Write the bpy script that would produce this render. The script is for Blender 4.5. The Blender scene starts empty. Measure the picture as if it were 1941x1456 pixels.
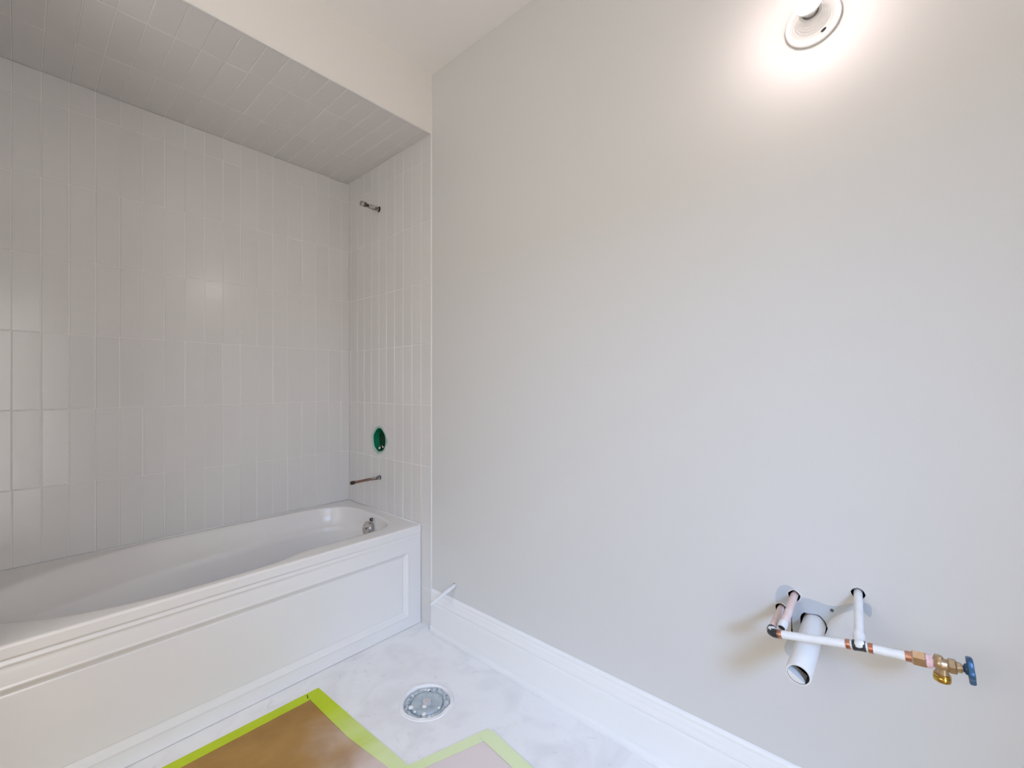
import bpy, bmesh, math, random
from mathutils import Vector, Matrix, noise
random.seed(7)
C = bpy.context.scene.collection
S = bpy.context.scene

# ---------------------------------------------------------------- camera
YAW = 0.7231
cam = bpy.data.cameras.new('camera'); co = bpy.data.objects.new('camera', cam); C.objects.link(co)
co.location = (0, 0, 1.193); co.rotation_euler = (math.pi/2, 0, YAW - math.pi/2)
cam.sensor_width = 36; cam.lens = 827/1941*36; cam.shift_y = 4/1941
cam.clip_start = 0.01
S.camera = co
S.view_settings.view_transform = 'Standard'; S.view_settings.look = 'None'
S.view_settings.gamma = 1; S.view_settings.use_curve_mapping = False
S.view_settings.exposure = 0.19

# ---------------------------------------------------------------- light
W = bpy.data.worlds.new('world'); S.world = W; W.use_nodes = True
W.node_tree.nodes['Background'].inputs[0].default_value = (1.0, 0.975, 0.92, 1)
W.node_tree.nodes['Background'].inputs[1].default_value = 3.5
def area(name, loc, target, sx, sy, power, col):
    l = bpy.data.lights.new(name, 'AREA'); l.shape = 'RECTANGLE'; l.size = sx; l.size_y = sy
    l.energy = power; l.color = col
    o = bpy.data.objects.new(name, l); C.objects.link(o); o.location = loc
    o.rotation_euler = (Vector(target) - Vector(loc)).to_track_quat('-Z', 'Y').to_euler()
    return o
# assumed daylight: bare area light outside the assumed doorway, no window built
area('assumed_daylight', (-1.25, -2.25, 2.50), (0.6, 0.6, 0.5), 1.2, 0.75, 168, (0.28, 0.50, 0.92))
BULB = 112.0

# ---------------------------------------------------------------- materials
def mat(name, col, rough=0.5, metal=0.0, bump=0.0, bscale=200, var=0.0, vscale=8, spec=0.5, var_col=None, bdist=0.001, emit=0, coat=0):
    m = bpy.data.materials.new(name); m.use_nodes = True
    nt = m.node_tree; b = nt.nodes['Principled BSDF']
    b.inputs['Base Color'].default_value = (*col, 1); b.inputs['Roughness'].default_value = rough
    b.inputs['Metallic'].default_value = metal; b.inputs['Specular IOR Level'].default_value = spec
    if coat: b.inputs['Coat Weight'].default_value = coat; b.inputs['Coat Roughness'].default_value = 0.05
    tc = nt.nodes.new('ShaderNodeTexCoord')
    if var > 0:
        n = nt.nodes.new('ShaderNodeTexNoise'); n.inputs['Scale'].default_value = vscale; n.inputs['Detail'].default_value = 5
        nt.links.new(tc.outputs['Object'], n.inputs['Vector'])
        r = nt.nodes.new('ShaderNodeValToRGB'); r.color_ramp.elements[0].position = 0.3; r.color_ramp.elements[1].position = 0.7
        c2 = var_col or tuple(max(0, x*(1-var)) for x in col)
        r.color_ramp.elements[0].color = (*c2, 1); r.color_ramp.elements[1].color = (*col, 1)
        nt.links.new(n.outputs['Fac'], r.inputs['Fac']); nt.links.new(r.outputs['Color'], b.inputs['Base Color'])
    if bump > 0:
        n2 = nt.nodes.new('ShaderNodeTexNoise'); n2.inputs['Scale'].default_value = bscale; n2.inputs['Detail'].default_value = 3
        nt.links.new(tc.outputs['Object'], n2.inputs['Vector'])
        bp = nt.nodes.new('ShaderNodeBump'); bp.inputs['Strength'].default_value = bump; bp.inputs['Distance'].default_value = bdist
        nt.links.new(n2.outputs['Fac'], bp.inputs['Height']); nt.links.new(bp.outputs['Normal'], b.inputs['Normal'])
    if emit:
        b.inputs['Emission Color'].default_value = (*col, 1); b.inputs['Emission Strength'].default_value = emit
    return m
M = {}
M['paint'] = mat('wall_paint', (0.66, 0.65, 0.635), 0.55, bump=0.12, bscale=260, bdist=0.0006, spec=0.3)
M['ceil'] = mat('ceiling_paint', (0.88, 0.86, 0.84), 0.7, bump=0.1, bscale=200, bdist=0.0006, spec=0.2)
M['bulk'] = mat('bulkhead_paint', (0.84, 0.80, 0.755), 0.6, bump=0.1, bscale=200, bdist=0.0006, spec=0.3)
M['trimw'] = mat('trim_paint', (0.88, 0.88, 0.88), 0.35, bump=0.05, bscale=60, bdist=0.0006)
M['grout'] = mat('grout', (0.79, 0.77, 0.75), 0.8, bump=0.3, bscale=900, bdist=0.0004, spec=0.2)
M['white_metal'] = mat('white_edge_trim', (0.80, 0.79, 0.77), 0.3)
M['acrylic'] = mat('tub_acrylic', (0.83, 0.80, 0.775), 0.24, bump=0.03, bscale=4, bdist=0.004)
M['apron'] = mat('apron_acrylic', (0.79, 0.775, 0.76), 0.16, bump=0.03, bscale=4, bdist=0.004)
M['chrome'] = mat('brushed_nickel', (0.55, 0.52, 0.49), 0.25, 1.0, bump=0.05, bscale=400)
M['dark'] = mat('dark_opening', (0.012, 0.012, 0.014), 0.7)
M['blackp'] = mat('solder_black', (0.03, 0.035, 0.04), 0.35, var=0.3, vscale=90, bump=0.5, bscale=200)
M['porcelain'] = mat('porcelain', (0.82, 0.81, 0.79), 0.18)
M['copper'] = mat('copper', (0.50, 0.20, 0.12), 0.38, 0.85, var=0.5, vscale=60, var_col=(0.62, 0.34, 0.24), bump=0.2, bscale=300)
M['pink_paint'] = mat('painted_copper', (0.80, 0.70, 0.68), 0.45, var=0.5, vscale=24, var_col=(0.74, 0.52, 0.47), bump=0.2, bscale=120)
M['pipe_paint'] = mat('painted_pipe', (0.82, 0.82, 0.82), 0.45, var=0.06, vscale=60, bump=0.35, bscale=150)
M['pvc'] = mat('painted_drain_pipe', (0.78, 0.78, 0.78), 0.35, bump=0.1, bscale=60)
M['brass'] = mat('aged_brass', (0.50, 0.36, 0.20), 0.35, 0.8, var=0.4, vscale=70, var_col=(0.55, 0.42, 0.30), bump=0.15, bscale=200)
M['gold'] = mat('bright_brass', (0.62, 0.42, 0.10), 0.22, 0.95)
M['threadtape'] = mat('pink_thread_tape', (0.80, 0.48, 0.54), 0.5, var=0.4, vscale=150, var_col=(0.82, 0.66, 0.66), bump=0.6, bscale=300)
M['blue'] = mat('blue_handle', (0.025, 0.075, 0.17), 0.35, 0.3, var=0.4, vscale=80, var_col=(0.05, 0.14, 0.26))
M['primer'] = mat('bare_primer', (0.50, 0.54, 0.585), 0.6, bump=0.1, bscale=100, var=0.06, vscale=20)
M['putty'] = mat('putty', (0.62, 0.58, 0.53), 0.8, bump=0.8, bscale=150, bdist=0.002, var=1, vscale=55, var_col=(0.03, 0.025, 0.02))
M['green'] = mat('green_plastic', (0.006, 0.20, 0.10), 0.3)
M['palegreen'] = mat('pale_green_plastic', (0.42, 0.55, 0.49), 0.4, bump=0.4, bscale=150)
M['tape'] = None
M['bark'] = None

def tile_material():
    m = bpy.data.materials.new('glazed_tile'); m.use_nodes = True; nt = m.node_tree; b = nt.nodes['Principled BSDF']
    b.inputs['Roughness'].default_value = 0.19
    oi = nt.nodes.new('ShaderNodeObjectInfo')
    r = nt.nodes.new('ShaderNodeValToRGB')
    r.color_ramp.elements[0].color = (0.70, 0.68, 0.665, 1); r.color_ramp.elements[1].color = (0.72, 0.70, 0.685, 1)
    nt.links.new(oi.outputs['Random'], r.inputs['Fac']); nt.links.new(r.outputs['Color'], b.inputs['Base Color'])
    tc = nt.nodes.new('ShaderNodeTexCoord'); ad = nt.nodes.new('ShaderNodeVectorMath'); ad.operation = 'ADD'
    mu = nt.nodes.new('ShaderNodeMath'); mu.operation = 'MULTIPLY'; mu.inputs[1].default_value = 37
    nt.links.new(oi.outputs['Random'], mu.inputs[0])
    nt.links.new(tc.outputs['Object'], ad.inputs[0]); nt.links.new(mu.outputs[0], ad.inputs[1])
    n = nt.nodes.new('ShaderNodeTexNoise'); n.inputs['Scale'].default_value = 22; n.inputs['Detail'].default_value = 1.5
    nt.links.new(ad.outputs[0], n.inputs['Vector'])
    bp = nt.nodes.new('ShaderNodeBump'); bp.inputs['Strength'].default_value = 0.25; bp.inputs['Distance'].default_value = 0.003
    nt.links.new(n.outputs['Fac'], bp.inputs['Height']); nt.links.new(bp.outputs['Normal'], b.inputs['Normal'])
    return m
M['tile'] = tile_material()

def floor_material():
    m = bpy.data.materials.new('primed_floor'); m.use_nodes = True; nt = m.node_tree; b = nt.nodes['Principled BSDF']
    b.inputs['Roughness'].default_value = 0.5
    tc = nt.nodes.new('ShaderNodeTexCoord')
    n = nt.nodes.new('ShaderNodeTexNoise'); n.inputs['Scale'].default_value = 5; n.inputs['Detail'].default_value = 8; n.inputs['Distortion'].default_value = 1.2
    r = nt.nodes.new('ShaderNodeValToRGB'); e = r.color_ramp.elements
    e[0].position = 0.32; e[0].color = (0.82, 0.80, 0.80, 1); e[1].position = 0.55; e[1].color = (0.90, 0.885, 0.88, 1)
    n2 = nt.nodes.new('ShaderNodeTexNoise'); n2.inputs['Scale'].default_value = 14; n2.inputs['Detail'].default_value = 6; n2.inputs['Distortion'].default_value = 2.5
    r2 = nt.nodes.new('ShaderNodeValToRGB'); f = r2.color_ramp.elements
    f[0].position = 0.27; f[0].color = (0.72, 0.70, 0.68, 1); f[1].position = 0.36; f[1].color = (1, 1, 1, 1)
    mx = nt.nodes.new('ShaderNodeMix'); mx.data_type = 'RGBA'; mx.blend_type = 'MULTIPLY'; mx.inputs[0].default_value = 0.3
    for q in (n, n2): nt.links.new(tc.outputs['Object'], q.inputs['Vector'])
    nt.links.new(n.outputs['Fac'], r.inputs['Fac']); nt.links.new(n2.outputs['Fac'], r2.inputs['Fac'])
    nt.links.new(r.outputs['Color'], mx.inputs[6]); nt.links.new(r2.outputs['Color'], mx.inputs[7])
    nt.links.new(mx.outputs[2], b.inputs['Base Color'])
    bp = nt.nodes.new('ShaderNodeBump'); bp.inputs['Strength'].default_value = 0.25; bp.inputs['Distance'].default_value = 0.002
    nt.links.new(n2.outputs['Fac'], bp.inputs['Height']); nt.links.new(bp.outputs['Normal'], b.inputs['Normal'])
    return m
M['floor'] = floor_material()

def paling_mat(name, base, base2, pale_col, amount, rough):
    """kraft board or tape turning paler towards the toilet cut-out"""
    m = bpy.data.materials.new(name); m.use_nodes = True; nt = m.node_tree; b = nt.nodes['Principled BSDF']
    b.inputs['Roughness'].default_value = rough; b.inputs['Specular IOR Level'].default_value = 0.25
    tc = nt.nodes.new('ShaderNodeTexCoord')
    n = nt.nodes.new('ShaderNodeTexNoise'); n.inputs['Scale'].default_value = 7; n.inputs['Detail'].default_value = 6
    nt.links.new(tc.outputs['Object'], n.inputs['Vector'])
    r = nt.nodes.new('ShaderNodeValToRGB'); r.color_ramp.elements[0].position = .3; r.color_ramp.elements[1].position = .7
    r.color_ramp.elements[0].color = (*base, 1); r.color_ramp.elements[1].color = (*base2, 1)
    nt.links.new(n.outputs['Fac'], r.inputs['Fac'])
    # paler mix: distance from the cut-out, broken up by noise
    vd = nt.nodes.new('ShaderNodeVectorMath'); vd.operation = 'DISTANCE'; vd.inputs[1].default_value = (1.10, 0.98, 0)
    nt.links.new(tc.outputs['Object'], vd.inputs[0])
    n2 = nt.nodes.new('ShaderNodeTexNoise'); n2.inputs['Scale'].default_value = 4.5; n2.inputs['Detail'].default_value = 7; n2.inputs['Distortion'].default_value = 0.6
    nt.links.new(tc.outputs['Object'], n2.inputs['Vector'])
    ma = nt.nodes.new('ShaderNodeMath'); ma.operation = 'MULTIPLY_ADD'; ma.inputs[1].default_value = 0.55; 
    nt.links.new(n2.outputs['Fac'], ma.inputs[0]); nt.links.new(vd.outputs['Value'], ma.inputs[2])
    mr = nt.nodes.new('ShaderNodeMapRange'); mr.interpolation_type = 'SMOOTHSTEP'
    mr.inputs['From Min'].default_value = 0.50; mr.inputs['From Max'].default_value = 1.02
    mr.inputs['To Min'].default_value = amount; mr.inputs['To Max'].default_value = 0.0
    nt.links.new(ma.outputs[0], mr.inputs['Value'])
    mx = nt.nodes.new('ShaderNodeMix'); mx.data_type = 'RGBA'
    nt.links.new(mr.outputs['Result'], mx.inputs[0]); nt.links.new(r.outputs['Color'], mx.inputs[6]); mx.inputs[7].default_value = (*pale_col, 1)
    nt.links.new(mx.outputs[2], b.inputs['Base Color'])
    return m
M['kraft'] = paling_mat('kraft_board', (0.34, 0.180, 0.045), (0.46, 0.26, 0.075), (0.84, 0.74, 0.72), 0.92, 0.55)
M['tape'] = paling_mat('green_tape', (0.50, 0.62, 0.015), (0.58, 0.70, 0.03), (0.80, 0.88, 0.55), 0.95, 0.6)

def flange_material():
    m = bpy.data.materials.new('plastered_flange'); m.use_nodes = True; nt = m.node_tree; b = nt.nodes['Principled BSDF']
    b.inputs['Roughness'].default_value = 0.35
    tc = nt.nodes.new('ShaderNodeTexCoord')
    n = nt.nodes.new('ShaderNodeTexNoise'); n.inputs['Scale'].default_value = 45; n.inputs['Detail'].default_value = 6; n.inputs['Distortion'].default_value = 1.5
    nt.links.new(tc.outputs['Object'], n.inputs['Vector'])
    r = nt.nodes.new('ShaderNodeValToRGB'); e = r.color_ramp.elements
    e[0].position = 0.30; e[0].color = (0.16, 0.20, 0.23, 1); e[1].position = 0.68; e[1].color = (0.74, 0.76, 0.77, 1)
    k = e.new(0.46); k.color = (0.42, 0.49, 0.53, 1)
    nt.links.new(n.outputs['Fac'], r.inputs['Fac']); nt.links.new(r.outputs['Color'], b.inputs['Base Color'])
    bp = nt.nodes.new('ShaderNodeBump'); bp.inputs['Strength'].default_value = 0.9; bp.inputs['Distance'].default_value = 0.004
    nt.links.new(n.outputs['Fac'], bp.inputs['Height']); nt.links.new(bp.outputs['Normal'], b.inputs['Normal'])
    return m
M['flange'] = flange_material()
M['flange_disc'] = mat('grey_flange_disc', (0.55, 0.60, 0.63), 0.35, var=0.4, vscale=35, var_col=(0.38, 0.45, 0.49), bump=0.5, bscale=90, bdist=0.002)

# ---------------------------------------------------------------- mesh helpers
def link(name, me, m, parent=None, smooth=False):
    for x in (m if isinstance(m, (list, tuple)) else [m]): me.materials.append(x)
    if smooth: me.polygons.foreach_set('use_smooth', [True]*len(me.polygons))
    o = bpy.data.objects.new(name, me); C.objects.link(o); o.parent = parent
    return o
def obj(name, bm, m, parent=None, smooth=False, angle=None):
    bmesh.ops.recalc_face_normals(bm, faces=bm.faces)
    me = bpy.data.meshes.new(name); bm.to_mesh(me); bm.free()
    o = link(name, me, m, parent, smooth)
    if angle is not None:
        me.polygons.foreach_set('use_smooth', [True]*len(me.polygons))
        me.set_sharp_from_angle(angle=math.radians(angle))
    return o
def empty(name, loc, label, cat, group=None):
    o = bpy.data.objects.new(name, None); C.objects.link(o); o.location = loc; o.empty_display_size = 0.05
    o['label'] = label; o['category'] = cat
    if group: o['group'] = group
    return o
def tag(o, label, cat, group=None):
    o['label'] = label; o['category'] = cat
    if group: o['group'] = group
    return o
def struct(o, label=None, cat=None):
    o['kind'] = 'structure'
    if label: o['label'] = label
    if cat: o['category'] = cat
    return o
def box(bm, x0, x1, y0, y1, z0, z1, bev=0, seg=2):
    r = bmesh.ops.create_cube(bm, size=1)
    for v in r['verts']:
        v.co = Vector((x0 + (v.co.x+.5)*(x1-x0), y0 + (v.co.y+.5)*(y1-y0), z0 + (v.co.z+.5)*(z1-z0)))
    if bev:
        es = list({e for v in r['verts'] for e in v.link_edges})
        bmesh.ops.bevel(bm, geom=es, offset=bev, segments=seg, affect='EDGES', profile=0.5)
    return bm
def frame(d):
    d = Vector(d).normalized(); a = Vector((0, 0, 1)) if abs(d.z) < .9 else Vector((0, 1, 0))
    u = d.cross(a).normalized(); return d, u, u.cross(d).normalized()
def ring(bm, c, u, v, r, n, ru=1, wob=0, seed=0):
    out = []
    for i in range(n):
        a = 2*math.pi*i/n; rr = r*(1 + (wob*noise.noise(Vector((math.cos(a)*2+seed, math.sin(a)*2, seed))) if wob else 0))
        out.append(bm.verts.new(Vector(c) + u*math.cos(a)*rr*ru + v*math.sin(a)*rr))
    return out
def bridge(bm, a, b):
    n = len(a)
    for i in range(n): bm.faces.new((a[i], a[(i+1) % n], b[(i+1) % n], b[i]))
def lathe(bm, origin, axis, prof, n=48, cap0=False, cap1=False, wob=0, seed=0):
    """prof: list of (distance along axis, radius)"""
    d, u, v = frame(axis); rs = []
    for k, (t, r) in enumerate(prof): rs.append(ring(bm, Vector(origin)+d*t, u, v, r, n, wob=wob, seed=seed))
    for a, b in zip(rs, rs[1:]): bridge(bm, a, b)
    if cap0: bm.faces.new(rs[0])
    if cap1: bm.faces.new(rs[-1])
    return rs
def tube(bm, pts, radii, n=20, cap0=False, cap1=False, inner=None, flat_end=None):
    pts = [Vector(p) for p in pts]; rs = []
    if not isinstance(radii, (list, tuple)): radii = [radii]*len(pts)
    ref = None
    for i, p in enumerate(pts):
        d = (pts[min(i+1, len(pts)-1)] - pts[max(i-1, 0)]).normalized()
        if ref is None: _, ref, _ = frame(d)
        u = (ref - d*ref.dot(d)).normalized(); ref = u; v = d.cross(u)
        rs.append(ring(bm, p, u, v, radii[i], n))
    for a, b in zip(rs, rs[1:]): bridge(bm, a, b)
    if cap0: bm.faces.new(rs[0])
    if inner:   # open mouth: turn back inside
        d = (pts[-1]-pts[-2]).normalized(); u = (ref - d*ref.dot(d)).normalized(); v = d.cross(u)
        r1 = ring(bm, pts[-1], u, v, inner[0], n); r2 = ring(bm, pts[-1]-d*inner[1], u, v, inner[0], n)
        bridge(bm, rs[-1], r1); bridge(bm, r1, r2); bm.faces.new(r2)
    elif cap1: bm.faces.new(rs[-1])
    return rs
def hexprism(bm, origin, axis, t0, t1, r, n=6, rot=0, bev=0.0015):
    d, u, v = frame(axis); rs = []
    for t, k in ((t0, .86), (t0+bev*1.5, 1), (t1-bev*1.5, 1), (t1, .86)):
        c = Vector(origin)+d*t; rs.append([bm.verts.new(c+(u*math.cos(a)+v*math.sin(a))*r*k) for a in [rot+2*math.pi*i/n for i in range(n)]])
    for a, b in zip(rs, rs[1:]): bridge(bm, a, b)
    bm.faces.new(rs[0]); bm.faces.new(rs[-1])
def cut(o, cutters, inside=None, idx=1):
    """boolean away a list of bmeshes; faces for which inside(center) is true take material idx"""
    cs = []
    for bm in cutters:
        bmesh.ops.recalc_face_normals(bm, faces=bm.faces)
        me = bpy.data.meshes.new('cutter'); bm.to_mesh(me); bm.free()
        c = bpy.data.objects.new('cutter', me); C.objects.link(c); cs.append(c)
        md = o.modifiers.new('b', 'BOOLEAN'); md.operation = 'DIFFERENCE'; md.object = c; md.solver = 'EXACT'
    dg = bpy.context.evaluated_depsgraph_get(); dg.update()
    me = bpy.data.meshes.new_from_object(o.evaluated_get(dg)); o.modifiers.clear()
    o.data = me
    for c in cs: bpy.data.objects.remove(c)
    if inside:
        for p in me.polygons:
            if inside(p.center): p.material_index = idx

# ================================================================ SETTING
XE, XW = 1.350, 1.352            # tile face / painted face of the right wall
YB, YF, YK = 2.536, 1.803, 1.722  # back tile face, tub front, bulkhead face
XL = -0.172                       # left end of the tub alcove
ZA, ZC = 2.437, 2.727             # alcove ceiling, room ceiling
ROW0, ROWP = 0.793-0.306, 0.306
ZR = 0.493                        # tub rim

# ---- painted right wall with the holes knocked through for pipes
bm = bmesh.new(); box(bm, XW, 1.50, -1.17, YK-0.003, -0.1, ZC)
wall_right = obj('wall_right', bm, [M['paint'], M['dark']]); struct(wall_right, 'pale grey painted wall on the right side')
HOLES = [((0.203, 0.642), 0.0135), ((0.233, 0.598), 0.0130), ((0.071, 0.689), 0.0135), ((0.160, 0.581), 0.0285), ((1.55, 0.261), 0.0112)]
cs = []
for k, ((y, z), r) in enumerate(HOLES):
    b = bmesh.new(); lathe(b, (XW-0.02, y, z), (1, 0, 0), [(0, r), (0.12, r)], 22, True, True, wob=0.22, seed=k*3.1); cs.append(b)
cut(wall_right, cs, lambda c: XW+0.0005 < c.x < 1.47 and any(math.hypot(c.y-y, c.z-z) < r*1.6 for (y, z), r in HOLES))

# ---- alcove end wall, back wall, left partition (grout faces behind the tiles)
bm = bmesh.new(); box(bm, XE+0.0012, 1.50, YK-0.003, 2.70, -0.1, ZC)
wall_end = obj('wall_alcove', bm, [M['grout'], M['dark']]); struct(wall_end, 'tiled end wall of the tub alcove with plumbing holes')
EH = [((2.193, 0.889), 0.0715), ((2.193, 2.191), 0.0160), ((2.184, 0.679), 0.012)]
def endcut():
    out = []
    for k, ((y, z), r) in enumerate(EH):
        b = bmesh.new(); lathe(b, (XE-0.02, y, z), (1, 0, 0), [(0, r), (0.115, r)], 56, True, True, wob=0.015, seed=k*2.3); out.append(b)
    return out
cut(wall_end, endcut(), lambda c: XE+0.002 < c.x < 1.47 and any(math.hypot(c.y-y, c.z-z) < r*1.2 for (y, z), r in EH))
bm = bmesh.new(); box(bm, XL-0.12, 1.50, YB+0.0012, 2.70, -0.1, ZA)
wall_back = struct(obj('wall_back', bm, M['grout']), 'tiled back wall behind the bathtub')
bm = bmesh.new(); box(bm, XL-0.12, XL-0.0012, YK+0.12, YB+0.0012, -0.1, ZA)
wall_part = struct(obj('wall_partition', bm, M['grout']), 'left partition of the tub alcove')
bm = bmesh.new(); box(bm, -1.08, XL-0.0012, YK, YK+0.12, -0.1, ZC); 
struct(obj('wall_return', bm, M['paint']), 'painted return wall left of the alcove')
# bulkhead over the tub
bm = bmesh.new(); box(bm, XL, 1.50, YK, 2.70, ZA+0.0012, ZC)
bulk = struct(obj('wall_bulkhead', bm, [M['bulk']]), 'painted bulkhead over the tub with a tiled underside')
bulk.data.materials.append(M['grout'])
for p in bulk.data.polygons:
    if p.normal.z < -.9: p.material_index = 1
# room shell
bm = bmesh.new(); box(bm, -1.20, 1.50, -1.17, 2.70, ZC, ZC+0.1)
struct(obj('ceiling', bm, M['ceil']), 'painted ceiling')
bm = bmesh.new()
for q in ((-1.17, .13, -.1, ZC), (1.37, YK+.12, -.1, ZC), (.13, 1.37, -.1, .78), (.13, 1.37, 2.22, ZC)): box(bm, -1.20, -1.08, *q)
struct(obj('wall_left', bm, M['paint']), 'painted left wall behind the viewer')
bm = bmesh.new()
for q in ((.13, .17, .78, 2.22), (1.33, 1.37, .78, 2.22), (.17, 1.33, .78, .82), (.17, 1.33, 2.18, 2.22), (.735, .765, .82, 2.18)): box(bm, -1.16, -1.10, *q)
struct(obj('added_fill_window', bm, M['trimw']), 'white frame of an added, unseen fill-light window in the left wall')  # window added out of view so fill light enters from the left
# front wall behind the viewer, assumed, unseen open doorway that lets the daylight in, X -0.72..0.12
bm = bmesh.new()
box(bm, -1.20, -0.62, -1.17, -1.05, -0.1, ZC); box(bm, 0.14, 1.50, -1.17, -1.05, -0.1, ZC); box(bm, -0.62, 0.14, -1.17, -1.05, 2.03, ZC)
struct(obj('wall_front', bm, M['paint']), 'painted wall with an assumed open doorway behind the viewer')
# floor
bm = bmesh.new(); box(bm, -1.20, 1.50, -3.0, 2.70, -0.10, 0)
floor = obj('floor', bm, [M['floor'], M['dark']]); struct(floor, 'white primed floor with plaster smudges')
FL = Vector((1.026, 1.336, 0))
b = bmesh.new(); lathe(b, (FL.x, FL.y, 0.02), (0, 0, -1), [(0, .089), (0.07, .089)], 40, True, True, wob=0.06)
cut(floor, [b])

# ---- tiles
tile_cache = {}
def tile_mesh(w, h):
    k = (round(w, 4), round(h, 4))
    if k in tile_cache: return tile_cache[k]
    bm = bmesh.new(); g = 0.0017; b = 0.0011; t = 0.0055
    def rect(ins, z):
        x, y = w/2-g-ins, h/2-g-ins
        return [bm.verts.new(p) for p in ((-x, -y, z), (x, -y, z), (x, y, z), (-x, y, z))]
    r0, r1, r2 = rect(0, -t), rect(0, -b), rect(b, 0)
    bridge(bm, r0, r1); bridge(bm, r1, r2); bm.faces.new(r2); bm.faces.new(list(reversed(r0)))
    bmesh.ops.recalc_face_normals(bm, faces=bm.faces)
    me = bpy.data.meshes.new('tile'); bm.to_mesh(me); bm.free(); me.materials.append(M['tile']); tile_cache[k] = me
    return me
def put_tile(parent, c, ex, ey, ez, w, h, cutit=False):
    me = tile_mesh(w, h)
    if cutit: me = me.copy()
    o = bpy.data.objects.new('tile', me); C.objects.link(o); o.parent = parent
    rot = Matrix((ex, ey, ez)).transposed().to_4x4()
    tilt = Matrix.Rotation(max(-.0036, min(.0036, random.gauss(0, .0016))), 4, 'X') @ Matrix.Rotation(random.gauss(0, .0065), 4, 'Y')
    o.matrix_world = Matrix.Translation(Vector(c) + Vector(ez)*random.uniform(-.0002, .0002)) @ rot @ tilt
    return o
def edges(start, pitch, lo, hi, tol=0.008):
    v = start
    while v - pitch > lo + tol: v -= pitch
    out = [lo]
    while v < hi - tol:
        if v > lo + tol: out.append(v)
        v += pitch
    return out + [hi]
zr = edges(ROW0, ROWP, ZR+0.001, ZA)
xc = edges(-0.0155, 0.0775, XL, XE)
for a, b_ in zip(xc, xc[1:]):
    for z0, z1 in zip(zr, zr[1:]):
        j = random.gauss(0, .0007)
        put_tile(wall_back, ((a+b_)/2+j, YB, (z0+z1)/2), (1, 0, 0), (0, 0, 1), (0, -1, 0), b_-a, z1-z0)
yc = edges(1.804, 0.078, YK+0.004, YB)
cut_tiles = []
for a, b_ in zip(yc, yc[1:]):
    rows = list(zip(zr, zr[1:]))
    if b_ < 1.81: rows += [(ROW0-ROWP, ZR+.001), (0.002, ROW0-ROWP)]
    for z0, z1 in rows:
        hit = any(a-r < y < b_+r and z0-r < z < z1+r for (y, z), r in EH)
        o = put_tile(wall_end, (XE, (a+b_)/2, (z0+z1)/2), (0, -1, 0), (0, 0, 1), (-1, 0, 0), b_-a, z1-z0, hit)
        if hit: cut_tiles.append(o)
for o in cut_tiles: cut(o, endcut())
for a, b_ in zip(yc, yc[1:]):
    for z0, z1 in (zip(zr, zr[1:])):
        put_tile(wall_part, (XL, (a+b_)/2, (z0+z1)/2), (0, 1, 0), (0, 0, 1), (1, 0, 0), b_-a, z1-z0)
yr = [YK+0.004, 1.933, 2.238, YB]
for a, b_ in zip(xc, xc[1:]):
    for y0, y1 in zip(yr, yr[1:]):
        put_tile(bulk, ((a+b_)/2, (y0+y1)/2, ZA), (1, 0, 0), (0, -1, 0), (0, 0, -1), b_-a, y1-y0)

# ---- white edging where the tiles stop
bm = bmesh.new(); box(bm, XE-0.0025, XE+0.004, YK-0.002, YK+0.0035, 0.0, ZA, 0.0008)
struct(obj('trim_1', bm, M['white_metal']), 'white metal edging where the end wall tiles stop')
bm = bmesh.new(); box(bm, XL, XE-0.003, YK-0.0025, YK+0.0035, ZA-0.0025, ZA+0.004, 0.0008)
struct(obj('trim_2', bm, M['white_metal']), 'white metal edging along the bottom of the bulkhead')

# ---- baseboard
prof = [(0, 0), (-.028, 0), (-.0285, .006), (-.0265, .014), (-.0225, .020), (-.018, .0225), (-.018, .128), (-.0172, .1325), (-.0135, .1345),
        (-.0128, .138), (-.0150, .1415), (-.0160, .146), (-.0150, .151), (-.0120, .157), (-.0105, .166), (-.0105, .1745), (-.0085, .1765), (-.0080, .182), (-.0095, .186), (-.0095, .1915), (-.0065, .196), (0, .198)]
bm = bmesh.new(); rows = []
for y in (-1.05, 1.700, 1.7185):
    k = 1 if y < 1.71 else 0.55
    rows.append([bm.verts.new((XW + 0.0005 + px*k, y, pz if k == 1 else pz*.99)) for px, pz in prof])
for a, b_ in zip(rows, rows[1:]):
    for i in range(len(prof)-1): bm.faces.new((a[i], a[i+1], b_[i+1], b_[i]))
bm.faces.new(rows[0]); bm.faces.new(rows[-1])
struct(obj('baseboard_right', bm, M['trimw'], angle=50), 'white moulded baseboard along the painted wall')

# ---- unpainted patch and screw round the sink pipes (parts of the wall)
def YZ(u, v, X=XW):
    c, s = math.cos(YAW), math.sin(YAW); t = (u-970.5)/827; k = X/(c+t*s)
    return ((s-t*c)*k, 1.193 - (v-732)/827*k)
def smooth_poly(P, n=4):
    out = []; m = len(P)
    for i in range(m):
        p0, p1, p2, p3 = (Vector(P[(i+k) % m]) for k in (-1, 0, 1, 2))
        for j in range(n):
            t = j/n; out.append(0.5*((2*p1) + (p2-p0)*t + (2*p0-5*p1+4*p2-p3)*t*t + (3*p1-p0-3*p2+p3)*t**3))
    return out
def wall_patch(name, px, m, thick=0.0007):
    P = smooth_poly([YZ(*q) for q in px])
    bm = bmesh.new()
    a = [bm.verts.new((XW-thick, p[0], p[1])) for p in P]; b = [bm.verts.new((XW+0.0002, p[0], p[1])) for p in P]
    bm.faces.new(a); bridge(bm, a, b)
    bmesh.ops.triangulate(bm, faces=[f for f in bm.faces if len(f.verts) > 4])
    o = obj(name, bm, m, wall_right)
    return o
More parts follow.
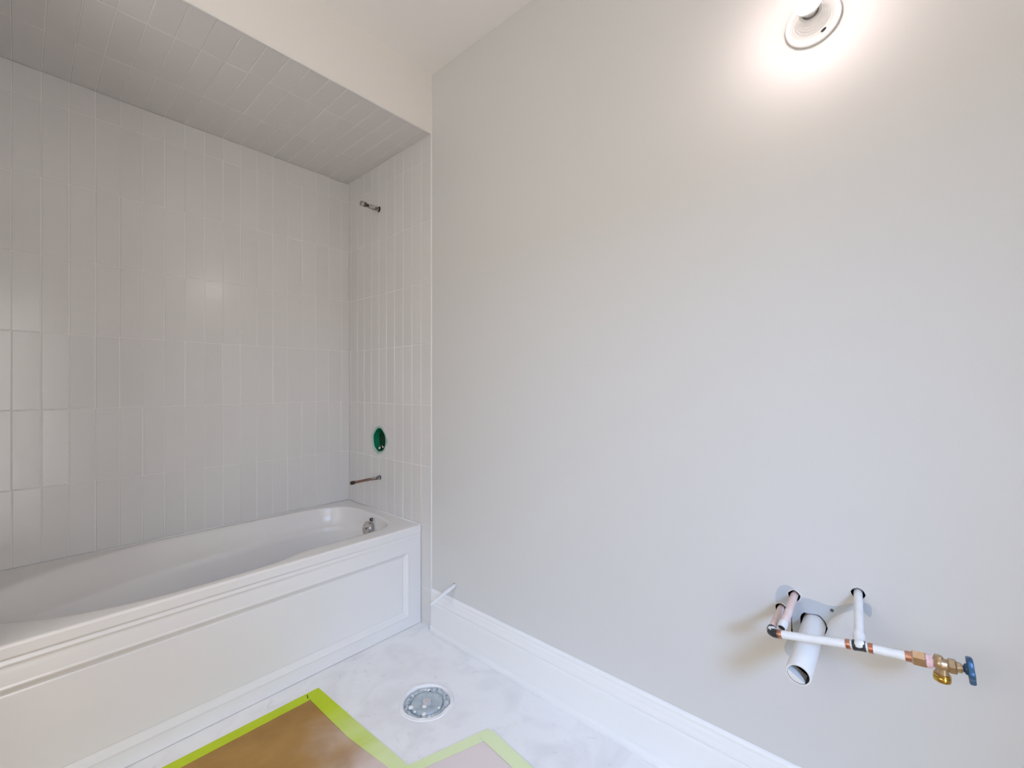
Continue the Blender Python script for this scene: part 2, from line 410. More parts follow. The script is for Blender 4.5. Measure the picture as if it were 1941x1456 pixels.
main_patch = [(1517, 1134), (1540, 1137), (1567, 1147), (1588, 1149), (1612, 1144), (1640, 1143), (1652, 1151), (1650, 1170), (1636, 1160), (1618, 1157), (1596, 1163),
              (1576, 1174), (1568, 1187), (1564, 1204), (1553, 1235), (1530, 1248), (1500, 1246), (1487, 1232), (1490, 1216), (1502, 1200), (1500, 1180), (1500, 1150)]
def hole_cutters(idx):
    out = []
    for k in idx:
        (y, z), r = HOLES[k]; b = bmesh.new(); lathe(b, (XW-0.02, y, z), (1, 0, 0), [(0, r), (0.12, r)], 22, True, True, wob=0.22, seed=k*3.1); out.append(b)
    return out
pa = wall_patch('primer_patch', main_patch, M['primer']); pa['label'] = 'bare blue-grey patch round the drain pipe'
pb = wall_patch('primer_patch', [(1488, 1109), (1500, 1113), (1511, 1122), (1513, 1134), (1500, 1144), (1489, 1153), (1473, 1149), (1470, 1130), (1476, 1113)], M['primer'], .0006)
pb['label'] = 'small bare blue-grey patch over the left stubs'
cut(pa, hole_cutters((0, 2, 3))); cut(pb, hole_cutters((0, 1)))
y, z = YZ(1577, 1157)
bm = bmesh.new(); lathe(bm, (XW-0.0004, y, z), (-1, 0, 0), [(0, .0042), (.0012, .0040), (.0014, .0028), (.0006, .0014)], 16, True, True)
obj('screw', bm, mat('drywall_screw', (0.10, 0.12, 0.13), 0.5), wall_right)
# scuffed paint lips round the pipe holes
for k, ((y, z), r) in enumerate(HOLES[:3]):
    bm = bmesh.new()
    lathe(bm, (XW+0.001, y, z), (-1, 0, 0), [(0, r*1.02), (0.0022, r*1.04), (0.0026, r*1.14), (0.0012, r*1.26), (0, r*1.34)], 30, wob=0.30, seed=k*3.1)
    obj('plaster_lip', bm, M['paint'], wall_right, smooth=True)

# ================================================================ BATHTUB
tub = empty('bathtub', (0.6, YF, 0), 'white acrylic alcove bathtub with a framed apron panel', 'bathtub')
def P_(o): o.parent = tub; o.matrix_parent_inverse = tub.matrix_world.inverted() if False else Matrix.Translation(-tub.location); return o
rim = [(1.283, 2.18), (1.280, 2.30), (1.250, 2.395), (1.18, 2.450), (1.06, 2.482), (.90, 2.490), (.766, 2.498), (.60, 2.505), (.45, 2.505), (.32, 2.492), (.20, 2.455), (.09, 2.412),
       (-.02, 2.335), (-.085, 2.24), (-.105, 2.16), (-.09, 2.06), (-.03, 1.978), (.066, 1.908), (.163, 1.868), (.29, 1.840), (.42, 1.834), (.56, 1.835), (.68, 1.844), (.755, 1.868),
       (.82, 1.886), (.95, 1.889), (1.10, 1.889), (1.19, 1.900), (1.25, 1.945), (1.278, 2.05)]
led = [(1.262, 2.18), (1.258, 2.29), (1.225, 2.375), (1.16, 2.425), (1.05, 2.452), (.90, 2.450), (.78, 2.430), (.62, 2.408), (.47, 2.390), (.34, 2.355), (.22, 2.30), (.13, 2.265),
       (.06, 2.24), (.015, 2.20), (.005, 2.16), (.015, 2.12), (.05, 2.08), (.12, 2.04), (.20, 2.00), (.32, 1.965), (.45, 1.95), (.56, 1.945), (.66, 1.94), (.75, 1.932),
       (.83, 1.927), (.95, 1.927), (1.08, 1.929), (1.16, 1.942), (1.22, 1.98), (1.255, 2.06)]
N = 5
rimS = smooth_poly(rim, N); ledS = smooth_poly(led, N); n = len(rimS)
def mixl(A, B, t): return [a*(1-t)+b*t for a, b in zip(A, B)]
botS = [Vector((.36 + (p[0]-.005)/1.257*.83, 2.18 + (p[1]-2.18)*.74)) for p in ledS]
low = [Vector((.31 + (p[0]-.005)/1.257*.905, 2.18 + (p[1]-2.18)*.84)) for p in ledS]
mid = [Vector((.10 + (p[0]-.005)/1.257*1.140, 2.18 + (p[1]-2.18)*.915)) for p in ledS]
cen = Vector((.62, 2.18))
led2 = [cen + Vector(((p-cen).x*.985, (p-cen).y*.935)) for p in ledS]
flo = [cen + (p-cen)*.93 for p in botS]
loops = [(rimS, ZR), (mixl(rimS, ledS, .05), ZR-.0012), (mixl(rimS, ledS, .12), ZR-.006), (mixl(rimS, ledS, .19), ZR-.016), (mixl(rimS, ledS, .38), ZR-.044), (mixl(rimS, ledS, .62), ZR-.070),
         (mixl(rimS, ledS, .86), ZR-.084), (ledS, ZR-.0895), (mixl(ledS, led2, .55), ZR-.0935), (led2, ZR-.101), (mixl(led2, mid, .45), ZR-.122), (mid, ZR-.16), (mixl(mid, low, .55), ZR-.26), (low, ZR-.345), (mixl(low, botS, .5), ZR-.375), (botS, ZR-.392), (flo, ZR-.398)]
# outer rectangle matched to the rim, corners snapped
R = 0.010
X0, X1, Y0, Y1 = XL+.002, XE-.002, YF, YB-.002
def outer(ins):
    x0, x1, y0, y1 = X0, X1, Y0+ins, Y1; out = []
    for p in rimS:
        d = p - Vector((.6, 2.17)); k = min(((x1-.6)/d.x if d.x > 0 else (x0-.6)/d.x) if abs(d.x) > 1e-6 else 1e9, ((y1-2.17)/d.y if d.y > 0 else (y0-2.17)/d.y) if abs(d.y) > 1e-6 else 1e9)
        out.append(Vector((.6, 2.17)) + d*k)
    for c in ((x0, y0), (x1, y0), (x0, y1), (x1, y1)):
        i = min(range(n), key=lambda i: (out[i]-Vector(c)).length); out[i] = Vector(c)
    return out
bm = bmesh.new()
vr = []
base = outer(0)
def ins_loop(a): return [Vector((p.x, max(p.y, Y0+a))) for p in base]
seq = [(ins_loop(0), ZR-R-.0004), (ins_loop(0), ZR-R)]
for k in range(1, 6):
    a = math.pi/2*k/5; seq.append((ins_loop(R*(1-math.cos(a))), ZR-R+R*math.sin(a)))
o0 = outer(R)
seq += [(mixl(o0, rimS, .85), ZR)] + loops
for L, z in seq: vr.append([bm.verts.new((p[0], p[1], z)) for p in L])
for a, b_ in zip(vr, vr[1:]): bridge(bm, a, b_)
bm.faces.new(vr[-1])
body = P_(obj('tub_body', bm, M['acrylic'], angle=60))
bm = bmesh.new()
for prof_ in ([(X0, YB-.0035, ZR), (X1, YB-.0035, ZR)], [(XE-.0035, YF+.004, ZR), (XE-.0035, YB-.004, ZR)]):
    tube(bm, prof_, .0024, 10, True, True)
P_(obj('caulk_bead', bm, M['trimw'], smooth=True))
# apron with raised beads
def ramp(t, a, b): t = min(1, max(0, (t-a)/(b-a))); return t*t*(3-2*t)
def apron_off(x, z):   # + = towards the room
    d = 0.0
    fade = 1 - ramp(x, 0.75, 1.25)*.7
    g = z - 0.452     # groove under the rim roll
    d -= .0062*(1 - ramp(g, -.0015, .0045))*fade
    d += .0042*math.exp(-((g+.013)/.0060)**2)*fade
    d += .0025*(1 - ramp(g, -.045, -.02))*fade
    e = min(.374-z, z-.060, 1.272-x, x-(-.094))
    d += .0022*math.exp(-((e+.001)/.0035)**2)
    d -= .0105*ramp(e, .001, .020) + .0020*math.exp(-((e-.0225)/.0022)**2)
    return d
zs = sorted(set([round(v, 5) for v in [0.002, .01, .03, .05, .11, .16, .22, .28, .33, .412, .42, .425, .485] +
     [.054+.0022*i for i in range(18)] + [.343+.0022*i for i in range(19)] + [.428+.0025*i for i in range(15)]] + [ZR-R]))
xs = sorted(set([round(v, 5) for v in [X0+.0005, -.14, -.115] + [-.105+.004*i for i in range(10)] + [-.05+.08*i for i in range(16)] + [1.240+.0025*i for i in range(18)] + [1.30, 1.32, 1.34, X1-.0008]]))
bm = bmesh.new(); G = []
for z in zs: G.append([bm.verts.new((x, YF - apron_off(x, z) - .0002, z)) for x in xs])
for r0, r1 in zip(G, G[1:]):
    for i in range(len(xs)-1): bm.faces.new((r0[i], r0[i+1], r1[i+1], r1[i]))
bnd = [G[0], G[-1]]
# thickness: return edges
bk = [[bm.verts.new((v.co.x, YF+.03, v.co.z)) for v in row] for row in (G[0], G[-1])]
for f_, b_ in ((G[0], bk[0]), (G[-1], bk[1])):
    for i in range(len(xs)-1): bm.faces.new((f_[i], f_[i+1], b_[i+1], b_[i]))
for side in (0, -1):
    col = [r[side] for r in G]; cb = [bm.verts.new((v.co.x, YF+.03, v.co.z)) for v in col]
    for i in range(len(col)-1): bm.faces.new((col[i], col[i+1], cb[i+1], cb[i]))
P_(obj('apron_panel', bm, M['apron'], angle=50))
# overflow plate and knob on the end of the basin
nd = Vector((-1, 0, .20)).normalized()
oc = Vector((1.247, 2.142, .425))
bm = bmesh.new(); lathe(bm, oc-nd*.012, nd, [(0, .037), (.014, .038), (.018, .0365), (.020, .033), (.0195, .024), (.0175, .012)], 40, False, True)
ov = P_(obj('overflow_plate', bm, M['chrome'], angle=40)); ov['label'] = 'round metal overflow plate at the tap end'
bm = bmesh.new(); lathe(bm, oc+nd*.005, nd, [(0, .004), (.0022, .004)], 14, False, True)
sc = obj('screw', bm, M['dark'], ov)
bm = bmesh.new(); box(bm, -.0335, .0335, -.0035, .0035, 0, .004, .001)
bmesh.ops.transform(bm, matrix=Matrix.Translation(oc+nd*.0085) @ nd.to_track_quat('Z', 'Y').to_matrix().to_4x4() @ Matrix.Translation((0, 0.010, 0)) @ Matrix.Rotation(0.35, 4, 'Z'), verts=bm.verts)
obj('lever_bar', bm, mat('polished_nickel', (0.8, 0.77, 0.74), 0.12, 1.0), ov)
kc = Vector((1.259, 2.122, .475))
bm = bmesh.new(); lathe(bm, kc-nd*.006, nd, [(0, .0095), (.010, .0095), (.012, .008), (.012, .0045), (.004, .004)], 20, False, True)
kn = P_(obj('overflow_knob', bm, mat('dark_nickel', (0.16, 0.14, 0.13), 0.3, 1.0), angle=40)); kn['label'] = 'small dark round fitting above the overflow plate'
bm = bmesh.new(); lathe(bm, (1.08, 2.18, ZR-.402), (0, 0, 1), [(0, .036), (.006, .034), (.007, .026), (.003, .018), (.002, .006)], 28, False, True)
P_(obj('drain', bm, M['chrome'], angle=40))

# ================================================================ ALCOVE PLUMBING
# shower arm stub
sa = empty('shower_arm_stub', (XE, 2.193, 2.191), 'short capped shower pipe stub high on the tiled end wall', 'pipe')
def under(o, par):
    o.parent = par; o.matrix_parent_inverse = Matrix.Translation(-par.location); return o
A = Vector((1.239, 2.193, 2.191))
bm = bmesh.new(); tube(bm, [(1.40, 2.193, 2.191), (1.375, 2.193, 2.191), (A.x+.012, A.y, A.z)], [.0085]*3, 16, True, True)
under(obj('pipe', bm, M['blackp'], smooth=False, angle=40), sa)
bm = bmesh.new(); lathe(bm, (1.345, A.y, A.z), (-1, 0, 0), [(0, .009), (.004, .0112), (.018, .0108), (.028, .0118), (.046, .0104), (.054, .0115), (.062, .0088)], 20, True, True, wob=.35, seed=4)
under(obj('plaster_coat', bm, M['putty'], smooth=True), sa)['label'] = 'lumpy pale plaster smeared on the pipe'
bm = bmesh.new(); hexprism(bm, (A.x+.030, A.y, A.z), (-1, 0, 0), 0, .016, .0145, rot=.3)
under(obj('nut', bm, mat('dark_brass', (.16, .13, .10), .3, .9)), sa)
bm = bmesh.new(); lathe(bm, (A.x+.014, A.y, A.z), (-1, 0, 0), [(0, .0135), (.010, .0142), (.015, .0125), (.017, .009), (.015, .006)], 24, True, True)
under(obj('cap', bm, M['chrome'], angle=40), sa)['label'] = 'shiny round end cap'
# tub spout stub
sp = empty('tub_spout_stub', (XE, 2.184, .679), 'long thin copper spout stub above the tub rim', 'pipe')
T = Vector((1.178, 2.184, .675))
bm = bmesh.new(); tube(bm, [(1.39, 2.184, .6793), (1.345, 2.184, .679), T], [.0075]*3, 16, True, True)
under(obj('pipe', bm, mat('dull_copper', (.20, .10, .07), .3, .8, var=.4, vscale=40, var_col=(.34, .22, .18)), angle=40), sp)
bm = bmesh.new(); lathe(bm, (1.346, 2.184, .679), (-1, 0, 0), [(0, .012), (.006, .0115), (.012, .0088), (.024, .0098), (.036, .0090), (.050, .0082)], 18, True, True, wob=.4, seed=9)
under(obj('plaster_coat', bm, M['putty'], smooth=True), sp)
bm = bmesh.new(); lathe(bm, (T.x+.018, T.y, T.z+.0003), (-1, 0, 0), [(0, .0088), (.003, .0102), (.016, .0102), (.021, .0085), (.023, .004)], 20, True, True)
under(obj('cap', bm, mat('dark_cap', (.07, .05, .04), .35, .8), angle=40), sp)
# green valve guard in its hole
vg = empty('valve_guard', (XE, 2.193, .889), 'green plastic mixer valve guard sunk in a round tile cut-out', 'valve guard')
bm = bmesh.new()
lathe(bm, (XE+.003, 2.193, .889), (1, 0, 0), [(0, .0690), (0, .0665), (.046, .0655), (.046, .0690)], 56)
under(obj('sleeve', bm, M['green'], angle=50), vg)
bm = bmesh.new(); lathe(bm, (XE+.042, 2.193, .889), (1, 0, 0), [(0, .0652), (.003, .0652)], 32, True, True)
under(obj('back_plate', bm, mat('dark_green_plastic', (.003, .05, .012), .4)), vg)
bm = bmesh.new()
lathe(bm, (XE+.0005, 2.193, .889), (-1, 0, 0), [(-.004, .0655), (.0012, .0672), (.0018, .0735), (.0010, .0790), (0, .0800)], 56, wob=.045, seed=2.2)
under(obj('lip', bm, M['palegreen'], smooth=True), vg)['label'] = 'ragged pale green edge round the opening'
bm = bmesh.new(); box(bm, XE-.002, XE+.0005, 2.104, 2.124, .872, .905, .0008)
under(obj('tab', bm, M['palegreen']), vg)
bm = bmesh.new(); lathe(bm, (XE+.041, 2.212, .842), (-1, 0, -.05), [(0, .014), (.010, .014), (.013, .011), (.024, .011), (.026, .008), (.022, .006)], 20, True, True)
under(obj('valve_body', bm, M['chrome'], angle=40), vg)

# ================================================================ TOILET ROUGH-IN
tp = empty('toilet_supply_stub', (XW, 1.55, .261), 'white painted toilet supply stub sloping down over the baseboard end', 'pipe')
bm = bmesh.new()
tube(bm, [(1.44, 1.55, .263), (XW, 1.55, .261), (1.30, 1.551, .2475), (1.24, 1.551, .2295), (1.222, 1.551, .2245), (1.210, 1.551, .2215)], [.0084, .0084, .0086, .0082, .0072, .0035], 16, True, True)
under(obj('pipe', bm, M['pipe_paint'], smooth=False, angle=50), tp)
bm = bmesh.new(); lathe(bm, (XW+.002, 1.55, .261), (-1, 0, 0), [(0, .0105), (.0025, .0108), (.0030, .0122), (.001, .0135)], 18, wob=.3, seed=5)
under(obj('plaster_lip', bm, M['paint'], smooth=True), tp)
# closet flange
fl = empty('toilet_flange', (FL.x, FL.y, 0), 'round plaster-crusted toilet flange sunk in the white floor', 'flange')
def crust(prof, m, name, nn=72, amp=.003, sq=14, seed=0, cap=False):
    bm = bmesh.new(); rs = []
    fine = []
    for (r0, z0), (r1, z1) in zip(prof, prof[1:]):
        k = max(1, int(abs(r1-r0)/.0022)); fine += [(r0+(r1-r0)*i/k, z0+(z1-z0)*i/k) for i in range(k)]
    fine.append(prof[-1])
    for r, z in fine:
        row = []
        for i in range(nn):
            a = 2*math.pi*i/nn; p = Vector((math.cos(a), math.sin(a), 0))
            q = p*r*(1+.05*noise.noise(p*1.7+Vector((seed, 0, 0))))
            h = noise.noise(Vector((q.x*70, q.y*70, seed)))*.6 + noise.noise(Vector((q.x*200, q.y*200, seed+3)))*.4
            edge = min(1, abs(r-prof[0][0])/.008)
            row.append(bm.verts.new((q.x, q.y, z + amp*h*edge)))
        rs.append(row)
    for a, b in zip(rs, rs[1:]): bridge(bm, a, b)
    if cap: bm.faces.new(rs[-1])
    o = obj(name, bm, m, fl, smooth=True); return o
crust([(.104, .0003), (.101, .0038), (.096, .0020), (.091, .0042), (.087, -.001), (.085, -.014)], M['floor'], 'plaster_rim', amp=.0025)['label'] = 'rough white plaster rim'
crust([(.0860, -.016), (.083, -.005), (.075, -.003), (.066, -.007), (.0600, -.016)], M['flange'], 'flange_ring', amp=.006, seed=4)
crust([(.0615, -.018), (.058, -.004), (.051, -.002), (.034, -.004), (.020, -.008), (.004, -.007)], M['flange_disc'], 'flange_disc', amp=.0025, seed=8, cap=True)
bm = bmesh.new(); lathe(bm, (0.0, 0.0, -.0085), (0, 0, 1), [(0, .0165), (.0085, .0165), (.010, .0155)], 28, False, True)
obj('test_cap', bm, mat('pinkish_grey_cap', (.60, .57, .58), .5), fl, angle=40)
for k, (dx, dy, r) in enumerate(((-.022, -.014, .0095), (-.058, .020, .010), (-.046, -.043, .009), (.045, .045, .007), (-.062, -.010, .006), (.010, -.06, .006))):
    bm = bmesh.new(); bmesh.ops.create_icosphere(bm, subdivisions=2, radius=r)
    for v in bm.verts:
        v.co *= 1 + .35*noise.noise(v.co*140+Vector((k*5, 0, 0))); v.co.z *= .5; v.co += Vector((dx, dy, -.002))
    obj('plaster_lump', bm, M['porcelain'], fl, smooth=True)
for a in (0.75, 0.75+math.pi):
    bm = bmesh.new(); lathe(bm, (math.cos(a)*.064, math.sin(a)*.064, -.012), (0, 0, 1), [(0, .0045), (.009, .0045), (.0095, .003)], 12, False, True)
    obj('bolt', bm, M['blackp'], fl)

# ================================================================ SINK ROUGH-IN
# white drain stub
D0, D1 = Vector((1.352, .160, .580)), Vector((1.150, .165, .550))
dd = (D1-D0).normalized()
dp = empty('drain_stub', D0, 'wide white open-ended drain stub under the copper manifold', 'pipe')
bm = bmesh.new(); tube(bm, [D0-dd*.08, D0, D0*.5+D1*.5, D1-dd*.0015, D1], [.0250, .0250, .0250, .0250, .0240], 36, True, False, inner=(.0212, .05))
o = under(obj('pipe', bm, M['pvc'], angle=50), dp)
o.data.materials.append(mat('pipe_inside', (0.03, 0.032, 0.036), 0.5))
for p in o.data.polygons:
    q = Vector(p.center) - D1; ax = q.dot(dd)
    if (q - dd*ax).length < .0213 and ax < -.001: p.material_index = 1
# residue shelf inside the mouth
d, u, v = frame(dd)
dn = (Vector((0, 0, -1)) - dd*Vector((0, 0, -1)).dot(dd)).normalized(); sd = dd.cross(dn)
bm = bmesh.new(); fr, bk_ = [], []
ang0 = .60
for i in range(13):
    a = ang0 - 1.22 + 2.44*i/12; rr = .0208
    p = dn*math.cos(a)*rr - sd*math.sin(a)*rr
    fr.append(bm.verts.new(D1 - dd*.001 + p)); bk_.append(bm.verts.new(D1 - dd*.030 + p))
bridge(bm, fr, bk_); bm.faces.new(fr); bm.faces.new(bk_)
under(obj('paint_residue', bm, M['pvc']), dp)['label'] = 'white paint filling the lower part of the mouth'

# lone capped stub beside it
cp = empty('copper_stub', (XW, .203, .641), 'pinkish painted open copper stub left of the bare patch', 'pipe')
bm = bmesh.new()
tube(bm, [(1.44, .199, .643), (1.352, .203, .641), (1.300, .2035, .632), (1.275, .204, .624), (1.245, .209, .610), (1.232, .211, .604)], [.0085, .0085, .0085, .0087, .0088, .0088], 20, True, False, inner=(.0072, .02))
o = under(obj('pipe', bm, [M['pink_paint'], M['dark']], angle=50), cp)
for p in o.data.polygons:
    c_ = Vector(p.center)
    if c_.x < 1.30 and len(p.vertices) > 4: p.material_index = 1
e1 = Vector((1.232, .211, .604)); e0 = Vector((1.245, .209, .610)); de = (e1-e0).normalized()
bm = bmesh.new(); lathe(bm, e1-de*.018, de, [(0, .0092), (.002, .0100), (.016, .0100), (.0185, .0092), (.0185, .0074)], 20, wob=.05)
under(obj('rim_ring', bm, M['pipe_paint'], smooth=True), cp)
bm = bmesh.new(); lathe(bm, e1-de*.001, de, [(0, .0073), (.0004, .0073)], 20, True, True)
under(obj('mouth', bm, M['dark']), cp)

# copper manifold with shut-off valve
XM = 1.205
ML, MT, MR = Vector((XM, .231, .596)), Vector((XM, .0615, .631)), Vector((XM, -.107, .650))
mn = empty('supply_manifold', (XW, .071, .687), 'white painted copper supply manifold with brass valve and blue handle', 'pipe')
ax1 = (MT-ML).normalized(); ax2 = (Vector((XM, -.03, .6415))-MT).normalized()
def along(t, seg=None):      # metres from the tee, negative towards the left elbow
    return MT + (ax2*t if t > 0 else ax1*t)
Llen = (MT-ML).length
bm = bmesh.new(); tube(bm, [(1.44, .233, .597), (1.352, .233, .597), (XM+.004, .231, .596)], [.0082]*3, 20, True, True)
under(obj('inlet_pipe', bm, M['pink_paint'], angle=50), mn)['label'] = 'left inlet pipe with pinkish copper showing'
bm = bmesh.new(); tube(bm, [(1.44, .075, .710), (1.352, .071, .687), (XM+.008, .062, .634)], [.0088]*3, 20, True, True)
under(obj('inlet_pipe', bm, M['pipe_paint'], angle=50), mn)['label'] = 'white painted right inlet pipe'
bm = bmesh.new(); tube(bm, [along(-Llen+.012), along(-.011)], [.0088]*2, 20, True, True)
under(obj('pipe', bm, M['pipe_paint'], angle=50), mn)
bm = bmesh.new(); tube(bm, [along(.011), along(.076)], [.0090]*2, 20, True, True)
under(obj('pipe', bm, M['pipe_paint'], angle=50), mn)
# elbow
bm = bmesh.new(); pts = []
for i in range(7):
    a = math.pi/2*i/6; pts.append(ML + Vector((.016*(1-math.sin(a)), 0, 0)) + ax1*.016*(1-math.cos(a)) )
tube(bm, [ML+Vector((.024, 0, 0))]+pts+[ML+ax1*.020], [.0102]+[.0100]*7+[.0102], 20, True, True)
el = under(obj('elbow', bm, M['blackp'], angle=50), mn); el['label'] = 'dark elbow with white paint on top'
bm = bmesh.new(); bmesh.ops.create_icosphere(bm, subdivisions=3, radius=.0075)
for v_ in bm.verts: v_.co = Vector((v_.co.x*1.3, v_.co.y*1.1, v_.co.z*.55))*(1+.3*noise.noise(v_.co*200)) + ML + Vector((.008, -.004, .0078))
obj('paint_blob', bm, M['pipe_paint'], el, smooth=True).matrix_parent_inverse = Matrix.Translation(-Vector((0, 0, 0)))
# tee
bm = bmesh.new(); lathe(bm, along(-.0115), ax1, [(0, .0100), (.001, .0108), (.005, .0108), (.006, .0103), (.018, .0103), (.019, .0108), (.0225, .0108), (.0235, .0100)], 22, True, True)
te = under(obj('tee', bm, M['blackp'], angle=40), mn); te['label'] = 'dark tee fitting'
vb = (Vector((1.352, .071, .687)) - Vector((XM, .0615, .631))).normalized()
bm = bmesh.new(); lathe(bm, MT + vb*.004, vb, [(0, .0105), (.016, .0106), (.020, .0112), (.027, .0112), (.0275, .0095)], 22, True, True)
obj('branch_collar', bm, M['pipe_paint'], te, angle=40)
bm = bmesh.new(); bmesh.ops.create_icosphere(bm, subdivisions=3, radius=1)
for v_ in bm.verts:
    w_ = v_.co.copy(); q_ = ax1*(w_.y*.0125) + Vector((w_.x*.0104 - .0010, 0, w_.z*.0095 + .0038)); v_.co = MT + q_*(1+.08*noise.noise(w_*2.5))
obj('paint_blob', bm, M['pipe_paint'], te, smooth=True)
# copper bands
for t, w in ((-Llen+.0165, .0095), (-.0235, .0085), (.0152, .0085), (.0745, .0110)):
    bm = bmesh.new(); lathe(bm, along(t), ax1 if t < 0 else ax2, [(0, .0092), (.0006, .0101), (w-.0006, .0101), (w, .0092)], 24, True, True)
    under(obj('copper_band', bm, M['copper'], angle=40), mn)
# hex adapter, thread tape
bm = bmesh.new(); hexprism(bm, along(.0845), ax2, 0, .0225, .0150, rot=.45)
under(obj('hex_adapter', bm, M['brass']), mn)
bm = bmesh.new(); pr = [(0, .0115)]
for i in range(9): pr += [(.0006+i*.0016, .0132 - (.0006 if i % 2 else 0) - i*.00012)]
lathe(bm, along(.1055), ax2, [(a_*.66, r_) for a_, r_ in pr]+[(.0102, .0105)], 24, True, True, wob=.05, seed=3)
under(obj('thread_tape', bm, M['threadtape'], smooth=False), mn)
# valve
bm = bmesh.new(); lathe(bm, along(.114), ax2, [(0, .0088), (.003, .0088), (.005, .0105), (.0075, .0122), (.012, .0130), (.017, .0118), (.020, .0100), (.0245, .0096)], 24, True, True)
vbm = bm
va = under(obj('shutoff_valve', bm, M['brass'], angle=40), mn); va['label'] = 'brass angle shut-off valve'
vc = along(.1290)
bm = bmesh.new(); lathe(bm, vc, (0, 0, -1), [(0, .0095), (.012, .0095), (.016, .0105), (.020, .0105)], 22, True, True)
obj('outlet_neck', bm, M['brass'], va, angle=40)
bm = bmesh.new(); lathe(bm, along(.1235), (0, 0, 1), [(0, .0080), (.011, .0075), (.0145, .0068), (.0155, .0045)], 22, True, True)
obj('top_boss', bm, M['brass'], va, angle=40)
bm = bmesh.new(); lathe(bm, vc+Vector((0, 0, -.018)), (0, 0, -1), [(0, .0100), (.001, .0128), (.004, .0132), (.0052, .0124), (.0064, .0134), (.0130, .0134), (.0148, .0126), (.0148, .0098), (.006, .0094), (.006, .0035)], 30, True, True)
obj('compression_nut', bm, M['gold'], va, angle=40)['label'] = 'bright gold ring nut facing down'
bm = bmesh.new(); lathe(bm, vc+Vector((0, 0, -.026)), (0, 0, -1), [(0, .0038), (.011, .0038), (.0115, .0025)], 16, True, True)
obj('outlet_stem', bm, M['brass'], va, angle=40)
bm = bmesh.new(); hexprism(bm, along(.1370), ax2, 0, .0125, .0140, rot=.2)
obj('packing_nut', bm, M['brass'], va)
bm = bmesh.new(); lathe(bm, along(.149), ax2, [(0, .0095), (.006, .0095), (.0065, .0080), (.0085, .0080)], 22, True, True)
obj('stem_collar', bm, M['brass'], va, angle=40)
bm = bmesh.new(); lathe(bm, along(.157), ax2, [(0, .0055), (.002, .0060), (.003, .0090), (.006, .0105), (.008, .0105)], 22, True, True)
obj('stem', bm, M['blue'], va, angle=40)
# lobed handle: outline of lobes, extruded with bevel
hc = along(.1635); dh, uh, vh = frame(ax2); vh = -vh if vh.z < 0 else vh
bm = bmesh.new(); rs = []
for t, k in ((0, .90), (.0015, 1), (.0075, 1), (.0095, .93), (.0095, .60), (.0080, .50), (.0080, .25)):
    rs.append([bm.verts.new(hc + dh*t + (uh*math.cos(a) + vh*math.sin(a))*(.0235*k*(1+.09*math.cos(5*a)))) for a in [2*math.pi*i/60 for i in range(60)]])
for a, b_ in zip(rs, rs[1:]): bridge(bm, a, b_)
bm.faces.new(rs[0]); bm.faces.new(rs[-1])
hd = obj('handle', bm, M['blue'], va, angle=40); hd['label'] = 'dark blue lobed handle'

# ================================================================ LAMP
LC = Vector((XW, .162, 2.126))
lh = empty('lampholder', LC, 'white porcelain lampholder with a lit bare bulb high on the wall', 'lamp')
bm = bmesh.new()
pr = [(0.0002, .0585), (.004, .0600), (.0075, .0600), (.0098, .0580), (.0100, .0555), (.0086, .0535), (.0100, .0480), (.0135, .0425), (.0150, .0405), (.0142, .0395), (.0165, .0375),
      (.0195, .0360), (.0190, .0350), (.0225, .0335), (.0255, .0325), (.0250, .0315), (.0290, .0300), (.0325, .0290), (.0320, .0280), (.0370, .0265), (.0430, .0255), (.0450, .0240), (.0450, .0180), (.030, .0170)]
lathe(bm, LC, (-1, 0, 0), pr, 72, True, True)
under(obj('porcelain_base', bm, M['porcelain'], angle=35), lh)
for sgn, nm in ((1, 'screw_slot'), (-1, 'screw_slot')):
    q = LC + Vector((-.0142, -.0235*sgn, -.0375*sgn)); tdir = Vector((0, -.0375*sgn, .0235*sgn)).normalized(); rdir = Vector((0, -.0235*sgn, -.0375*sgn)).normalized()
    bm = bmesh.new(); P0 = []
    for i in range(16):
        a = 2*math.pi*i/16; P0.append(q + tdir*(.0062*math.cos(a)) + rdir*(.0024*math.sin(a)))
    a_ = [bm.verts.new(p) for p in P0]; b_ = [bm.verts.new(p + Vector((.006, 0, 0))) for p in P0]
    bm.faces.new(a_); bridge(bm, a_, b_)
    under(obj(nm, bm, M['dark']), lh)
bm = bmesh.new()
lathe(bm, LC, (-1, 0, 0), [(.036, .0130), (.046, .0135), (.052, .0160), (.062, .0215), (.072, .0262), (.080, .0288), (.083, .0290), (.0835, .0270)], 40, True, True)
bl = under(obj('bulb', bm, M['porcelain'], angle=50), lh); bl['label'] = 'bare light bulb with a white collar'
bulb_m = bpy.data.materials.new('lit_bulb'); bulb_m.use_nodes = True
bb = bulb_m.node_tree.nodes['Principled BSDF']; bb.inputs['Base Color'].default_value = (.9, .9, .9, 1)
bb.inputs['Emission Color'].default_value = (1.0, 0.84, 0.83, 1); bb.inputs['Emission Strength'].default_value = BULB
bm = bmesh.new()
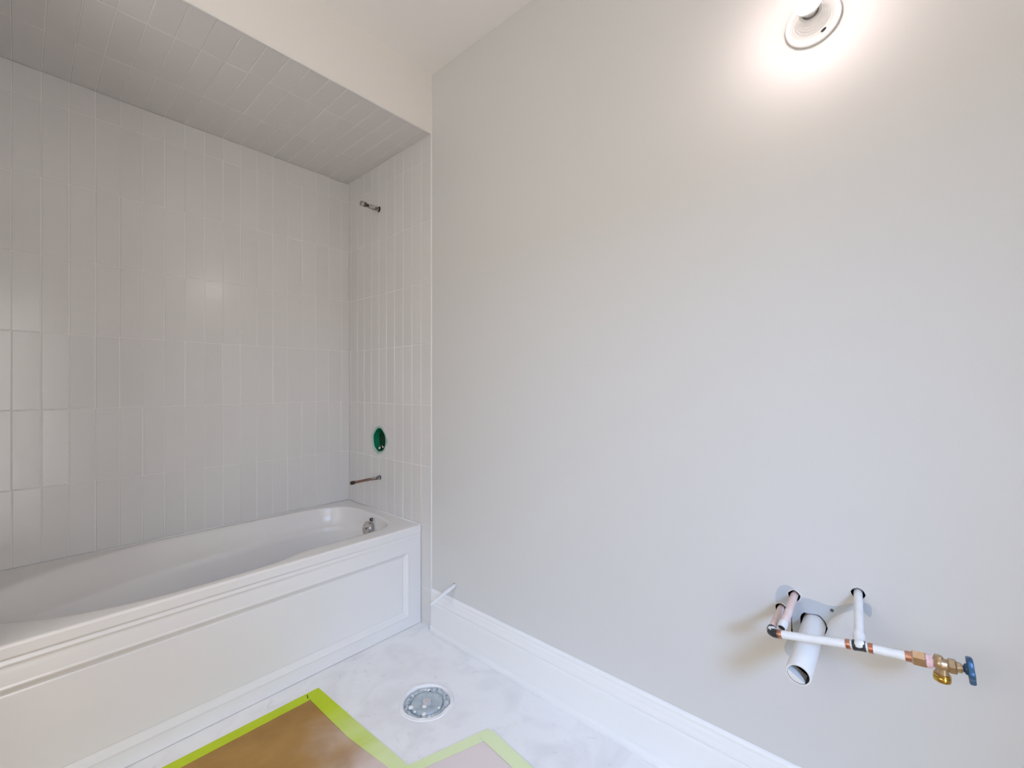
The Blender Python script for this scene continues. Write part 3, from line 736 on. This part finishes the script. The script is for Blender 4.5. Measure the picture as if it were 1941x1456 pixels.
lathe(bm, LC, (-1, 0, 0), [(.0830, .0294), (.090, .0300), (.098, .0288), (.106, .0250), (.112, .0190), (.1155, .0120), (.1170, .0055), (.1172, .0010)], 40, False, True)
obj('dome', bm, bulb_m, bl, smooth=True)['label'] = 'glowing dome of the bulb'

# ================================================================ FLOOR PROTECTION
def sheet(name, pts, m, z0, z1):
    bm = bmesh.new(); a = [bm.verts.new((x, y, z1)) for x, y in pts]; b = [bm.verts.new((x, y, z0)) for x, y in pts]
    bm.faces.new(a); bridge(bm, a, b); bm.faces.new(list(reversed(b)))
    return obj(name, bm, m)
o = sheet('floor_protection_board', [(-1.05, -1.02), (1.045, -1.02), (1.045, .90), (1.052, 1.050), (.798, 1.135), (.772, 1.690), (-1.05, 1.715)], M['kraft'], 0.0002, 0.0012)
tag(o, 'brown kraft protection board laid on the floor along the tub', 'floor covering')
G_ = 'green tape edging the floor protection'
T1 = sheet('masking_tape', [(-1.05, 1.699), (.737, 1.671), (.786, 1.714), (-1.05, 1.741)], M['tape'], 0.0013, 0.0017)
tag(T1, 'green tape strip running beside the tub apron', 'tape', G_)
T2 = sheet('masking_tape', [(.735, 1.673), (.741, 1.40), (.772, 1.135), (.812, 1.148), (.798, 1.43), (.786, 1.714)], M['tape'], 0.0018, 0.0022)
tag(T2, 'green tape strip from the tape corner towards the viewer, left of the flange', 'tape', G_)
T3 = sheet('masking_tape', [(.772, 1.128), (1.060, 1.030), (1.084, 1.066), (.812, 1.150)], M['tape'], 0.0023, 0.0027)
tag(T3, 'short green tape strip crossing in front of the flange', 'tape', G_)
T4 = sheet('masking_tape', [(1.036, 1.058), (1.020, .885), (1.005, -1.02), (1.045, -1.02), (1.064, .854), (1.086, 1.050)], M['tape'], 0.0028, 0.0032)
tag(T4, 'green tape strip nearest the painted wall, parallel to the baseboard', 'tape', G_)
bm = bmesh.new(); box(bm, -.0014, .0014, -.010, .010, 0, .0004)
bmesh.ops.transform(bm, matrix=Matrix.Translation((.735, 1.694, .0023)) @ Matrix.Rotation(-.35, 4, 'Z'), verts=bm.verts)
obj('dark_mark', bm, M['dark'], T1)
